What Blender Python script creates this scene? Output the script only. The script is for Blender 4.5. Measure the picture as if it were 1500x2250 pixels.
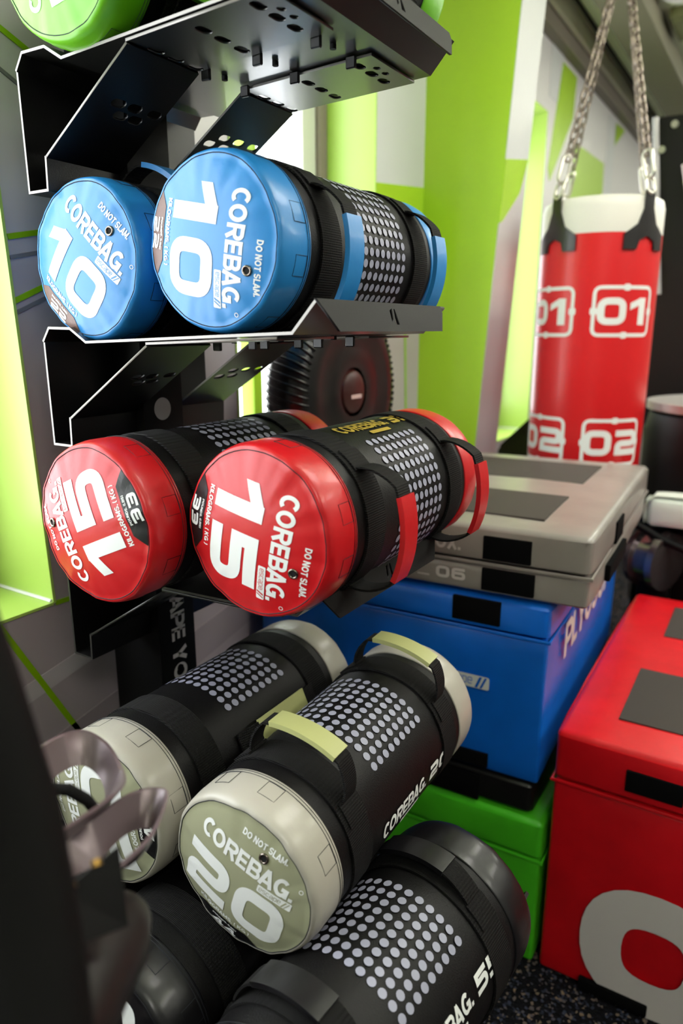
import bpy, bmesh, math, random
from mathutils import Vector, Matrix, noise
random.seed(7)
for o in list(bpy.data.objects): bpy.data.objects.remove(o)
scene = bpy.context.scene
COL = scene.collection
PI = math.pi; R_ = math.radians

# ------------------------------------------------------------------ camera
cd = bpy.data.cameras.new('camera'); cam = bpy.data.objects.new('camera', cd); COL.objects.link(cam)
cd.sensor_fit = 'VERTICAL'; cd.sensor_height = 36.0; cd.sensor_width = 24.0
cd.lens = 36.0 * 1564.0 / 2250.0
cam.location = (0, 0, 0)
cam.rotation_euler = (R_(90 - 14.3), 0, R_(31.9 - 90))
cd.clip_start = 0.02
cd.dof.use_dof = True; cd.dof.focus_distance = 1.05; cd.dof.aperture_fstop = 2.6
scene.camera = cam

# ------------------------------------------------------------------ world: bright overcast sky seen through the windows
w = bpy.data.worlds.new('world'); scene.world = w; w.use_nodes = True
w.node_tree.nodes['Background'].inputs[0].default_value = (0.93, 0.97, 1.0, 1)
w.node_tree.nodes['Background'].inputs[1].default_value = 7.0
scene.view_settings.view_transform = 'Standard'
scene.view_settings.look = 'None'
scene.view_settings.gamma = 1.0
scene.view_settings.use_curve_mapping = False
scene.view_settings.exposure = 0.0
LAMP_STRENGTH = 13.0

FLOOR = -1.40; CEIL = 1.42; WALL = 1.12

# ------------------------------------------------------------------ helpers
def lin(h):
    h = h.lstrip('#'); c = [int(h[i:i+2], 16) / 255 for i in (0, 2, 4)]
    return tuple(x / 12.92 if x <= .04045 else ((x + .055) / 1.055) ** 2.4 for x in c)

MATS = {}
def mat(name, color, rough=.5, metal=0.0, spec=.5, bump=0.0, bscale=200.0, var=0.0, vscale=6.0, coat=0.0, emit=0.0, stretch=None):
    if name in MATS: return MATS[name]
    m = bpy.data.materials.new(name); m.use_nodes = True
    nt = m.node_tree; b = nt.nodes['Principled BSDF']
    c = lin(color) if isinstance(color, str) else color
    b.inputs['Base Color'].default_value = (*c, 1)
    b.inputs['Roughness'].default_value = rough
    b.inputs['Metallic'].default_value = metal
    b.inputs['Specular IOR Level'].default_value = spec
    b.inputs['Coat Weight'].default_value = coat
    b.inputs['Coat Roughness'].default_value = .12
    if emit:
        b.inputs['Emission Color'].default_value = (*c, 1); b.inputs['Emission Strength'].default_value = emit
    if bump or var:
        tc = nt.nodes.new('ShaderNodeTexCoord')
        mp = nt.nodes.new('ShaderNodeMapping'); nt.links.new(tc.outputs['Object'], mp.inputs[0])
        if stretch: mp.inputs['Scale'].default_value = stretch
    if bump:
        n = nt.nodes.new('ShaderNodeTexNoise'); n.inputs['Scale'].default_value = bscale; n.inputs['Detail'].default_value = 3
        nt.links.new(mp.outputs[0], n.inputs['Vector'])
        bp = nt.nodes.new('ShaderNodeBump'); bp.inputs['Strength'].default_value = bump; bp.inputs['Distance'].default_value = .002
        nt.links.new(n.outputs['Fac'], bp.inputs['Height']); nt.links.new(bp.outputs[0], b.inputs['Normal'])
    if var:
        n2 = nt.nodes.new('ShaderNodeTexNoise'); n2.inputs['Scale'].default_value = vscale; n2.inputs['Detail'].default_value = 4
        nt.links.new(mp.outputs[0], n2.inputs['Vector'])
        rp = nt.nodes.new('ShaderNodeValToRGB')
        rp.color_ramp.elements[0].position = .3; rp.color_ramp.elements[1].position = .7
        rp.color_ramp.elements[0].color = (*[max(0, x * (1 - var)) for x in c], 1)
        rp.color_ramp.elements[1].color = (*[min(1, x * (1 + var) + .01 * var) for x in c], 1)
        nt.links.new(n2.outputs['Fac'], rp.inputs[0]); nt.links.new(rp.outputs[0], b.inputs['Base Color'])
    MATS[name] = m
    return m

def webbing(name, color, scale=900.0):
    if name in MATS: return MATS[name]
    m = mat(name, color, .75, spec=.25); nt = m.node_tree; b = nt.nodes['Principled BSDF']
    tc = nt.nodes.new('ShaderNodeTexCoord'); wv = nt.nodes.new('ShaderNodeTexWave')
    wv.wave_type = 'BANDS'; wv.bands_direction = 'X'; wv.inputs['Scale'].default_value = scale / 6.0
    wv2 = nt.nodes.new('ShaderNodeTexWave'); wv2.bands_direction = 'Z'; wv2.inputs['Scale'].default_value = scale / 9.0
    ad = nt.nodes.new('ShaderNodeMath'); ad.operation = 'ADD'
    nt.links.new(tc.outputs['Object'], wv.inputs[0]); nt.links.new(tc.outputs['Object'], wv2.inputs[0])
    nt.links.new(wv.outputs['Fac'], ad.inputs[0]); nt.links.new(wv2.outputs['Fac'], ad.inputs[1])
    bp = nt.nodes.new('ShaderNodeBump'); bp.inputs['Strength'].default_value = .6; bp.inputs['Distance'].default_value = .0012
    nt.links.new(ad.outputs[0], bp.inputs['Height']); nt.links.new(bp.outputs[0], b.inputs['Normal'])
    return m

M_black_pu = mat('black_polyurethane', '#0b0a0b', .5, spec=.26, bump=.25, bscale=500)
M_web = webbing('black_webbing', '#0e0d0d')
M_steel_black = mat('black_powder_coat', '#100f10', .34, spec=.55, bump=.15, bscale=900)
M_edge = mat('cut_steel_edge', '#a9a5a2', .45, metal=.2)
M_white = mat('white_print', '#eef0ef', .5, spec=.3)
M_stitch = mat('dark_stitching', '#10141c', .7)
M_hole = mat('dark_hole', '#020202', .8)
M_chrome = mat('dark_nickel', '#8a8078', .22, metal=1.0)
M_patch_black = mat('black_print', '#0d0d0f', .4)
M_dots = mat('grey_dot_print', '#9b9cb0', .45, spec=.4)
M_lime = mat('lime_paint', '#a9d22c', .32, spec=.5, var=.06, vscale=1.5)
M_lime_pale = mat('lime_paint_pale', '#b9da6a', .3, spec=.5)
M_lime_line = mat('lime_line_print', '#8fbf0a', .4)
M_velcro = mat('black_velcro', '#0a0a0b', .95, spec=.1, bump=.8, bscale=1500)
M_black_plastic = mat('black_plastic', '#050505', .5, spec=.15)

def fin(o, parent=None, **props):
    COL.objects.link(o)
    if parent is not None: o.parent = parent
    for k, v in props.items(): o[k] = v
    return o
def empty(name, label, cat, loc=(0, 0, 0), rot=(0, 0, 0), group=None):
    o = bpy.data.objects.new(name, None); o.location = loc; o.rotation_euler = rot; o.empty_display_size = .05
    fin(o, None, label=label, category=cat)
    if group: o['group'] = group
    return o
def obj_from(name, verts, faces, m, parent=None, smooth=False, **props):
    me = bpy.data.meshes.new(name); me.from_pydata([tuple(v) for v in verts], [], faces); me.update()
    ms = m if isinstance(m, (list, tuple)) else [m]
    for x in ms: me.materials.append(x)
    if smooth:
        for p in me.polygons: p.use_smooth = True
    return fin(bpy.data.objects.new(name, me), parent, **props)
def obj_bm(name, bm, m, parent=None, smooth=False, angle=None, **props):
    bmesh.ops.recalc_face_normals(bm, faces=bm.faces)
    me = bpy.data.meshes.new(name); bm.to_mesh(me); bm.free()
    ms = m if isinstance(m, (list, tuple)) else [m]
    for x in ms: me.materials.append(x)
    if smooth:
        for p in me.polygons: p.use_smooth = True
        if angle: me.set_sharp_from_angle(angle=R_(angle))
    return fin(bpy.data.objects.new(name, me), parent, **props)
def bm_box(bm, x0, x1, y0, y1, z0, z1, bevel=0.0, segs=2):
    vs = [bm.verts.new(p) for p in ((x0,y0,z0),(x1,y0,z0),(x1,y1,z0),(x0,y1,z0),(x0,y0,z1),(x1,y0,z1),(x1,y1,z1),(x0,y1,z1))]
    fs = [bm.faces.new([vs[i] for i in f]) for f in ((0,3,2,1),(4,5,6,7),(0,1,5,4),(1,2,6,5),(2,3,7,6),(3,0,4,7))]
    if bevel:
        es = list({e for f in fs for e in f.edges})
        bmesh.ops.bevel(bm, geom=es, offset=bevel, segments=segs, affect='EDGES', profile=.6)
def box(name, x0, x1, y0, y1, z0, z1, m, parent=None, bevel=0.0, segs=2, **props):
    bm = bmesh.new(); bm_box(bm, x0, x1, y0, y1, z0, z1, bevel, segs)
    return obj_bm(name, bm, m, parent, smooth=bevel > 0, angle=50, **props)
def tube(name, pts, r, m, parent=None, seg=10, closed=False, bm=None, **props):
    own = bm is None
    if own: bm = bmesh.new()
    pts = [Vector(p) for p in pts]; n = len(pts); rings = []
    up = None
    for i, p in enumerate(pts):
        if closed: t = pts[(i+1) % n] - pts[i-1]
        else: t = pts[min(i+1, n-1)] - pts[max(i-1, 0)]
        t.normalize()
        if up is None:
            up = Vector((0, 0, 1)) if abs(t.z) < .9 else Vector((1, 0, 0))
        a = t.cross(up)
        if a.length < 1e-5: a = t.cross(Vector((0, 1, 0)))
        a.normalize(); b = a.cross(t).normalized(); up = b
        rr = r[i] if isinstance(r, (list, tuple)) else r
        rings.append([bm.verts.new(p + (a*math.cos(2*PI*k/seg) + b*math.sin(2*PI*k/seg))*rr) for k in range(seg)])
    for i in range(n if closed else n-1):
        A, B = rings[i], rings[(i+1) % n]
        for k in range(seg): bm.faces.new((A[k], A[(k+1) % seg], B[(k+1) % seg], B[k]))
    if not closed:
        bm.faces.new(rings[0][::-1]); bm.faces.new(rings[-1])
    if own: return obj_bm(name, bm, m, parent, smooth=True, angle=60, **props)
def lathe_x(name, prof, m, parent=None, seg=64, off=(0, 0, 0), smooth=True, angle=None, **props):
    """prof: list of (x, r) revolved about the local X axis"""
    vs, fs = [], []
    for (x, r) in prof:
        for k in range(seg):
            a = 2*PI*k/seg; vs.append((x + off[0], r*math.sin(a) + off[1], r*math.cos(a) + off[2]))
    for i in range(len(prof)-1):
        for k in range(seg):
            fs.append((i*seg+k, i*seg+(k+1) % seg, (i+1)*seg+(k+1) % seg, (i+1)*seg+k))
    bm = bmesh.new(); bv = [bm.verts.new(v) for v in vs]
    for f in fs: bm.faces.new([bv[i] for i in f])
    if prof[0][1] < 1e-6 or prof[-1][1] < 1e-6: bmesh.ops.remove_doubles(bm, verts=bm.verts, dist=1e-6)
    return obj_bm(name, bm, m, parent, smooth=smooth, angle=angle, **props)

# ---- flat shapes (glyphs, text) as 2-D triangles, later mapped on a surface
def fillet(pts, r, closed=False, n=8):
    rl_ = r if isinstance(r, (list, tuple)) else [r]*len(pts)
    out = []; N = len(pts); P = [Vector((*p, 0)) for p in pts]
    for i in range(N):
        if not closed and i in (0, N-1): out.append(P[i]); continue
        a, b, c = P[i-1], P[i], P[(i+1) % N]
        d1 = (a-b); d2 = (c-b); rr = min(rl_[i], d1.length*.49, d2.length*.49)
        if rr < 1e-6: out.append(b); continue
        d1.normalize(); d2.normalize()
        p1 = b + d1*rr; p2 = b + d2*rr
        for k in range(n+1):
            t = k/n; out.append(p1*(1-t)**2 + b*2*t*(1-t) + p2*t*t)
    return out
def stroke(pts, w, r=0.0, closed=False):
    P = fillet(pts, r, closed)
    # densify
    Q = []
    n = len(P)
    for i in range(n if closed else n-1):
        a, b = P[i], P[(i+1) % n]; k = max(1, int((b-a).length/.12))
        for j in range(k): Q.append(a + (b-a)*j/k)
    if not closed: Q.append(P[-1])
    n = len(Q); L, Rr = [], []
    for i in range(n):
        if closed: d0 = (Q[i]-Q[i-1]).normalized(); d1 = (Q[(i+1) % n]-Q[i]).normalized()
        else:
            d0 = (Q[i]-Q[i-1]).normalized() if i else (Q[1]-Q[0]).normalized()
            d1 = (Q[i+1]-Q[i]).normalized() if i < n-1 else d0
        nn = Vector((-(d0.y+d1.y), d0.x+d1.x, 0))
        nn = nn.normalized() if nn.length > 1e-6 else Vector((-d0.y, d0.x, 0))
        c = max(.4, nn.dot(Vector((-d0.y, d0.x, 0))))
        L.append(Q[i] + nn*(w/2/c)); Rr.append(Q[i] - nn*(w/2/c))
    V = [(v.x, v.y) for v in L + Rr]; F = []
    for i in range(n if closed else n-1):
        j = (i+1) % n; F.append((i, j, n+j, n+i))
    return V, F
def poly(pts): return list(pts), [tuple(range(len(pts)))]
def merge(parts):
    V, F = [], []
    for v, f in parts:
        o = len(V); V += v; F += [tuple(i+o for i in x) for x in f]
    return V, F
def xf(shape, sx=1, sy=1, dx=0, dy=0):
    return [(x*sx+dx, y*sy+dy) for x, y in shape[0]], shape[1]
SW = .25
GL = {
 '0': lambda: stroke([(.125,.125),(.125,.875),(.875,.875),(.875,.125)], SW, .26, True),
 '1': lambda: merge([poly([(.36,0),(.66,0),(.66,1),(.36,1)]), poly([(.40,1),(0,.80),(0,.55),(.40,.74)])]),
 '2': lambda: stroke([(0,.875),(.875,.875),(.875,.47),(.125,.47),(.125,.125),(1,.125)], SW, [0,.24,.24,.2,.0,0]),
 '3': lambda: merge([stroke([(0,.875),(.86,.875),(.86,.125),(0,.125)], SW, .22), stroke([(.2,.5),(.8,.5)], SW*.9)]),
 '4': lambda: merge([stroke([(.72,0),(.72,1)], SW), stroke([(1,.27),(.1,.27),(.66,.95)], SW*.9)]),
 '5': lambda: stroke([(.97,.875),(.125,.875),(.125,.57),(.875,.57),(.875,.125),(0,.125)], SW, [0,0,0,.24,.24,0]),
 '6': lambda: stroke([(.95,.875),(.125,.875),(.125,.125),(.875,.125),(.875,.55),(.2,.55)], SW, .2),
}
ADV = {'1': .80}
def number(s, h, wfac=1.05, gap=.16):
    parts = []; x = 0
    for ch in s:
        if ch == ' ': x += 1.0; continue
        parts.append(xf(GL[ch](), wfac, 1, x, 0)); x += (ADV.get(ch, 1.0))*wfac + gap
    x -= gap
    V, F = merge(parts)
    return [((a - x/2)*h, (b-.5)*h) for a, b in V], F
def arc(cx, cy, rx, ry, a0, a1, n=14):
    return [(cx+rx*math.cos(R_(a0+(a1-a0)*k/n)), cy+ry*math.sin(R_(a0+(a1-a0)*k/n))) for k in range(n+1)]
def letters(sw):
    h = sw/2; t = 1-h; m = .5
    bowl = lambda y0, y1, xr: [(h, y1), (xr-(y1-y0)/2, y1)] + arc(xr-(y1-y0)/2, (y0+y1)/2, (y1-y0)/2, (y1-y0)/2, 90, -90)[1:-1] + [(xr-(y1-y0)/2, y0), (h, y0)]
    v = lambda x: stroke([(x, 0), (x, 1)], sw)
    hb = lambda x0, x1, y: stroke([(x0, y), (x1, y)], sw*.92)
    S = stroke(arc(.36, t-.21, .36-h, .23, 20, 200, 9) + [(.2, .56), (.5, .45)] + arc(.36, h+.22, .36-h, .23, 20, -170, 9), sw*.95)
    D = {'C': (.70, [stroke(arc(.41, m, .41-h, m-h, 48, 312, 20), sw)]),
     'O': (.86, [stroke(arc(.43, m, .43-h, m-h, 0, 345, 23), sw, 0, True)]),
     'G': (.84, [stroke(arc(.42, m, .42-h, m-h, 48, 330, 20), sw), hb(.44, .83, .44), stroke([(.83-h, .03), (.83-h, .5)], sw)]),
     'R': (.76, [v(h), stroke(bowl(.48, t, .70), sw*.95), stroke([(.40, .46), (.67, 0)], sw)]),
     'E': (.64, [v(h), hb(h, .64, t), hb(h, .60, m), hb(h, .64, h)]),
     'F': (.60, [v(h), hb(h, .60, t), hb(h, .56, m)]),
     'B': (.72, [v(h), stroke(bowl(.5, t, .65), sw*.92), stroke(bowl(h, .5, .68), sw*.92)]),
     'A': (.84, [stroke([(.10, 0), (.42, 1)], sw), stroke([(.42, 1), (.74, 0)], sw), hb(.22, .62, .28)]),
     'D': (.76, [v(h), stroke([(h, t), (.34, t)] + arc(.34, m, .42-h, m-h, 90, -90)[1:-1] + [(.34, h), (h, h)], sw)]),
     'N': (.74, [v(h), v(.74-h), stroke([(h, 1), (.74-h, 0)], sw)]),
     'T': (.66, [v(.33), hb(0, .66, t)]), 'L': (.58, [v(h), hb(h, .58, h)]), 'I': (sw, [v(h)]),
     'M': (.90, [v(h), v(.90-h), stroke([(h, 1), (.45, .15)], sw*.9), stroke([(.45, .15), (.90-h, 1)], sw*.9)]),
     'K': (.74, [v(h), stroke([(h, .32), (.64, 1)], sw), stroke([(.32, .58), (.66, 0)], sw)]),
     'P': (.68, [v(h), stroke(bowl(.42, t, .68), sw*.95)]),
     'U': (.74, [stroke([(h, 1), (h, .38)] + arc(.37, .38, .37-h, .38-h, 180, 360)[1:] + [(.74-h, 1)], sw)]),
     'Y': (.76, [stroke([(.38, 0), (.38, .45)], sw), stroke([(.38, .42), (.09, 1)], sw), stroke([(.38, .42), (.67, 1)], sw)]),
     'X': (.76, [stroke([(.09, 0), (.67, 1)], sw), stroke([(.09, 1), (.67, 0)], sw)]),
     'S': (.72, [S]), '.': (sw, [poly([(0, 0), (sw, 0), (sw, sw), (0, sw)])]),
     '(': (.28, [stroke(arc(.36, m, .27, .62, 125, 235, 8), sw*.8)]), ')': (.28, [stroke(arc(-.08, m, .27, .62, 55, -55, 8), sw*.8)])}
    return D
_lt = {}
def text2d(s, size, bold=.02, width=None, spacing=1.0):
    """centred bold capitals as 2-D strokes; size is the cap height, width the overall width"""
    if s.islower(): return lower2d(s, size, width)
    sw = .215 if bold >= .015 else .17
    if sw not in _lt: _lt[sw] = letters(sw)
    parts = []; x = 0
    for ch in s:
        if ch == ' ': x += .30; continue
        w_, sh = _lt[sw][ch]
        if ch == 'A' and x: x -= .06
        parts += [xf(q, 1, 1, x, 0) for q in sh]; x += w_ + .07 - (.06 if ch == 'A' else 0)
    x -= .07; V, F = merge(parts)
    sx = size if width is None else width/x
    return [((a-x/2)*sx, (b-.5)*size) for a, b in V], F
def lower2d(s, size, width):
    """thin wide lowercase of the maker's mark"""
    sw = .11; h = sw/2; G = {
     'e': stroke([(.06, .5), (.74, .5), (.74, .94), (.06, .94), (.06, .06), (.74, .06)], sw, [0, 0, .2, .2, .2, 0]),
     's': stroke([(.74, .94), (.06, .94), (.06, .5), (.74, .5), (.74, .06), (.06, .06)], sw, .18),
     'c': stroke([(.74, .94), (.06, .94), (.06, .06), (.74, .06)], sw, .2),
     'a': stroke([(.1, .94), (.74, .94), (.74, .06), (.06, .06), (.06, .5), (.74, .5)], sw, [0, .2, 0, .15, .15, 0]),
     'p': stroke([(.06, -.35), (.06, .94), (.74, .94), (.74, .06), (.06, .06)], sw, [0, 0, .2, .2, 0])}
    V, F = merge([xf(G[c], 1, 1, i*.95, 0) for i, c in enumerate(s)]); x = .95*len(s)-.15
    return [((a-x/2)*width/x, (b-.4)*size) for a, b in V], F
def rrect(w, h, r, n=4):
    pts = []
    for cx, cy, a0 in ((w/2-r, h/2-r, 0), (-w/2+r, h/2-r, 90), (-w/2+r, -h/2+r, 180), (w/2-r, -h/2+r, 270)):
        for k in range(n+1):
            a = R_(a0+90*k/n); pts.append((cx+r*math.cos(a), cy+r*math.sin(a)))
    return poly(pts)
def mapped(name, shape, fn, m, parent, maxedge=.012, **props):
    """place a 2-D shape on a surface: fn(u, v) -> (x, y, z)"""
    bm = bmesh.new(); V, F = shape
    bv = [bm.verts.new((x, y, 0)) for x, y in V]
    for f in F:
        try: bm.faces.new([bv[i] for i in f])
        except ValueError: pass
    bm.normal_update(); bmesh.ops.triangulate(bm, faces=bm.faces)
    for _ in range(6):
        es = [e for e in bm.edges if e.calc_length() > maxedge]
        if not es: break
        bmesh.ops.subdivide_edges(bm, edges=es, cuts=1)
        bmesh.ops.triangulate(bm, faces=[f for f in bm.faces if len(f.verts) > 3])
    for v in bm.verts: v.co = fn(v.co.x, v.co.y)
    me = bpy.data.meshes.new(name); bm.to_mesh(me); bm.free(); me.materials.append(m)
    return fin(bpy.data.objects.new(name, me), parent, **props)
def shift(shape, dx, dy): return xf(shape, 1, 1, dx, dy)
def plate(name, outline, holes, thick, m, parent, fn, m_edge=None, **props):
    """sheet with real holes; 2-D outline -> fn(u, v, w) with w in 0..thick"""
    cu = bpy.data.curves.new('p', 'CURVE'); cu.dimensions = '2D'; cu.fill_mode = 'BOTH'; cu.extrude = thick/2
    for loop in [outline] + holes:
        sp = cu.splines.new('POLY'); sp.points.add(len(loop)-1); sp.use_cyclic_u = True
        for i, p in enumerate(loop): sp.points[i].co = (p[0], p[1], 0, 1)
    ob = bpy.data.objects.new('p', cu); COL.objects.link(ob)
    dg = bpy.context.evaluated_depsgraph_get(); me = bpy.data.meshes.new_from_object(ob.evaluated_get(dg))
    bpy.data.objects.remove(ob); bpy.data.curves.remove(cu)
    bm = bmesh.new(); bm.from_mesh(me); bpy.data.meshes.remove(me)
    bmesh.ops.remove_doubles(bm, verts=bm.verts, dist=1e-6)
    for f in bm.faces:
        f.material_index = 0
    if m_edge:
        xmin = min(p[0] for p in outline)
        for f in bm.faces:
            if all(abs(v.co.x - xmin) < 1e-5 for v in f.verts): f.material_index = 1
    for v in bm.verts: v.co = fn(v.co.x, v.co.y, v.co.z + thick/2)
    return obj_bm(name, bm, [m, m_edge] if m_edge else m, parent, **props)
def oval(cx, cy, lx, ly, n=6):
    """stadium, lx and ly full sizes, long in x"""
    r = ly/2; pts = []
    d = max(0, lx/2 - r)
    for s, a0 in ((1, -90), (-1, 90)):
        for k in range(n+1):
            a = R_(a0 + 180*k/n); pts.append((cx + s*d + r*math.cos(a), cy + r*math.sin(a)))
    return pts
def struct(o): o['kind'] = 'structure'; return o

# ================================================================== THE ROOM
def print_mat(name, ca, cb, cc, sc=(0.6, 1, 2.2)):
    m = bpy.data.materials.new(name); m.use_nodes = True; nt = m.node_tree; b = nt.nodes['Principled BSDF']
    b.inputs['Roughness'].default_value = .42
    tc = nt.nodes.new('ShaderNodeTexCoord'); mp = nt.nodes.new('ShaderNodeMapping'); mp.inputs['Scale'].default_value = sc
    mp.inputs['Rotation'].default_value = (0, R_(18), 0)
    n = nt.nodes.new('ShaderNodeTexNoise'); n.inputs['Scale'].default_value = 1.6; n.inputs['Detail'].default_value = 2.5
    rp = nt.nodes.new('ShaderNodeValToRGB'); e = rp.color_ramp.elements
    e[0].position = .3; e[0].color = (*lin(ca), 1); e[1].position = .72; e[1].color = (*lin(cc), 1)
    k = e.new(.52); k.color = (*lin(cb), 1)
    nt.links.new(tc.outputs['Object'], mp.inputs[0]); nt.links.new(mp.outputs[0], n.inputs['Vector'])
    nt.links.new(n.outputs['Fac'], rp.inputs[0]); nt.links.new(rp.outputs[0], b.inputs['Base Color'])
    return m
def wall_print():
    m = print_mat('grey_mauve_wall_print', '#b0a4aa', '#b7aeb5', '#dad7da'); nt = m.node_tree
    n = [x for x in nt.nodes if x.type == 'TEX_NOISE'][0]; rp = [x for x in nt.nodes if x.type == 'VALTORGB'][0]; tc = [x for x in nt.nodes if x.type == 'TEX_COORD'][0]
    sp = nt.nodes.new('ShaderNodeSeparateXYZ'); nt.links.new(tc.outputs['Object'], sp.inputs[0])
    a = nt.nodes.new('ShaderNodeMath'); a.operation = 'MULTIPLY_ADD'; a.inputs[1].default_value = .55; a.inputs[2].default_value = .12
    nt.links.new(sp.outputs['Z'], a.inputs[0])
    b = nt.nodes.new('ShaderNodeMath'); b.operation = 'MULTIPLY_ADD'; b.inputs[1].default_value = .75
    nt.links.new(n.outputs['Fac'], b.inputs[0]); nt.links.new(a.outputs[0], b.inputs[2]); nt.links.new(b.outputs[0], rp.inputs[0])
    return m
M_wall = wall_print()
M_wall_light = mat('pale_grey_print', '#d3d4d8', .4, var=.08, vscale=1.2)
M_ceiling = mat('ceiling_paint', '#d3dcc0', .6)
M_far = mat('far_wall_paint', '#b9bcb4', .6); M_dim = mat('charcoal_grey_wall_paint', '#6c6c69', .7)

SILL, HEAD = -.495, .98
X0, X1 = -2.6, 8.4; Y0 = -2.8
OPEN = [(-1.35, .778), (1.33, 1.985), (2.75, 3.60)]
LEAN = [-.030, 0.0, 0.0]        # the jamb of the first recess leans
bm = bmesh.new()
bm_box(bm, X0, X1, WALL, WALL+.30, FLOOR-.1, SILL-.004)
bm_box(bm, X0, X1, WALL, WALL+.30, HEAD+.004, CEIL+.1)
xs = [X0] + [v for a, b in OPEN for v in (a-.004, b+.004)] + [X1]
def slab(bm, xa, xb, la, lb, y0, y1, z0, z1):
    """box whose left and right sides lean by la, lb (x per metre above the sill)"""
    P = [(xa+la*(z0-SILL), z0), (xb+lb*(z0-SILL), z0), (xb+lb*(z1-SILL), z1), (xa+la*(z1-SILL), z1)]
    A = [bm.verts.new((x, y0, z)) for x, z in P]; B = [bm.verts.new((x, y1, z)) for x, z in P]
    bm.faces.new(A); bm.faces.new(B[::-1])
    for k in range(4): bm.faces.new((A[k], B[k], B[(k+1) % 4], A[(k+1) % 4]))
for i in range(0, len(xs), 2): slab(bm, xs[i], xs[i+1], LEAN[0] if i == 2 else 0, 0, WALL, WALL+.30, SILL-.004, HEAD+.004)
wall = struct(obj_bm('wall_back', bm, M_wall))
wall['label'] = 'grey mauve printed wall with lime lined window recesses'
# carpet
def carpet_mat():
    m = bpy.data.materials.new('speckled_carpet'); m.use_nodes = True; nt = m.node_tree; b = nt.nodes['Principled BSDF']
    b.inputs['Roughness'].default_value = .95; b.inputs['Specular IOR Level'].default_value = .1
    tc = nt.nodes.new('ShaderNodeTexCoord'); v = nt.nodes.new('ShaderNodeTexVoronoi'); v.inputs['Scale'].default_value = 170
    rp = nt.nodes.new('ShaderNodeValToRGB'); e = rp.color_ramp.elements
    e[0].position = .0; e[0].color = (*lin('#0d0d0f'), 1); e[1].position = 1; e[1].color = (*lin('#7b6a58'), 1)
    k = e.new(.72); k.color = (*lin('#15151a'), 1); k = e.new(.86); k.color = (*lin('#3a3f52'), 1)
    sp = nt.nodes.new('ShaderNodeSeparateColor')
    nt.links.new(tc.outputs['Object'], v.inputs['Vector']); nt.links.new(v.outputs['Color'], sp.inputs[0])
    nt.links.new(sp.outputs[0], rp.inputs[0]); nt.links.new(rp.outputs[0], b.inputs['Base Color'])
    bp = nt.nodes.new('ShaderNodeBump'); bp.inputs['Strength'].default_value = .8; bp.inputs['Distance'].default_value = .004
    nt.links.new(v.outputs['Distance'], bp.inputs['Height']); nt.links.new(bp.outputs[0], b.inputs['Normal'])
    return m
struct(box('floor', X0, X1, Y0, WALL, FLOOR-.1, FLOOR, carpet_mat()))
struct(box('ceiling', X0, X1, Y0, WALL, CEIL, CEIL+.1, M_ceiling))
struct(box('wall_far', X1, X1+.1, Y0, WALL, FLOOR, CEIL, M_far))
struct(box('wall_near', X0-.1, X0, Y0, WALL, FLOOR, CEIL, M_far))
struct(box('wall_front', X0, X1, Y0-.1, Y0, FLOOR, CEIL, M_dim))

def glass_mat():
    m = bpy.data.materials.new('window_glass'); m.use_nodes = True; nt = m.node_tree
    for n in list(nt.nodes):
        if n.type != 'OUTPUT_MATERIAL': nt.nodes.remove(n)
    out = [n for n in nt.nodes if n.type == 'OUTPUT_MATERIAL'][0]
    t = nt.nodes.new('ShaderNodeBsdfTransparent'); g = nt.nodes.new('ShaderNodeBsdfGlossy'); g.inputs['Roughness'].default_value = .02
    mx = nt.nodes.new('ShaderNodeMixShader'); mx.inputs[0].default_value = .06
    nt.links.new(t.outputs[0], mx.inputs[1]); nt.links.new(g.outputs[0], mx.inputs[2])
    nt.links.new(mx.outputs[0], out.inputs[0]); return m
M_glass = glass_mat()
M_frame_w = mat('white_window_frame', '#dcdcd8', .4); M_frame_b = mat('taupe_window_frame', '#8a7d78', .45)
for i, (a, b) in enumerate(OPEN):
    t = .0025
    # lime lining boards of the recess
    bm = bmesh.new(); slab(bm, b-t, b+.003, LEAN[i], LEAN[i], WALL-.003, WALL+.165, SILL, HEAD)
    tr = struct(obj_bm('trim_%d' % (i+1), bm, M_lime_pale))
    box('lining_board', a-.003, a+t, WALL-.003, WALL+.165, SILL, HEAD, M_lime_pale, tr)
    box('lining_board', a+t, b-t, WALL-.003, WALL+.165, SILL-.003, SILL+t, M_lime_pale, tr)
    box('lining_board', a+t, b-t, WALL-.003, WALL+.165, HEAD-t, HEAD+.003, M_lime_pale, tr)
    tube('sealant_bead', [(b-t-.002, WALL, SILL+t+.002), (b-t-.002, WALL+.165, SILL+t+.002)], .004, M_white, tr, seg=6)
    y = WALL+.165
    bm = bmesh.new()
    for (p, q, r, s) in ((a, a+.045, SILL, HEAD), (b-.045, b, SILL, HEAD), (a+.045, b-.045, SILL, SILL+.05), (a+.045, b-.045, HEAD-.05, HEAD)):
        bm_box(bm, p, q, y, y+.05, r, s, .004, 1)
    win = struct(obj_bm('window_%d' % (i+1), bm, M_frame_b, smooth=False))
    bm = bmesh.new()
    for (p, q, r, s) in ((a+.045, a+.09, SILL+.05, HEAD-.05), (b-.115, b-.045, SILL+.05, HEAD-.05), (a+.09, b-.115, SILL+.05, SILL+.10), (a+.09, b-.115, HEAD-.10, HEAD-.05)):
        bm_box(bm, p, q, y+.012, y+.042, r, s, .006, 2)
    obj_bm('sash', bm, M_frame_w, win, smooth=True, angle=40)
    if i == 1: box('mullion', 1.60, 1.64, y+.002, y+.05, SILL+.05, HEAD-.05, M_lime, win, bevel=.004)
    box('window_pane', a+.085, b-.11, y+.025, y+.029, SILL+.095, HEAD-.095, M_glass, win)

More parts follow.
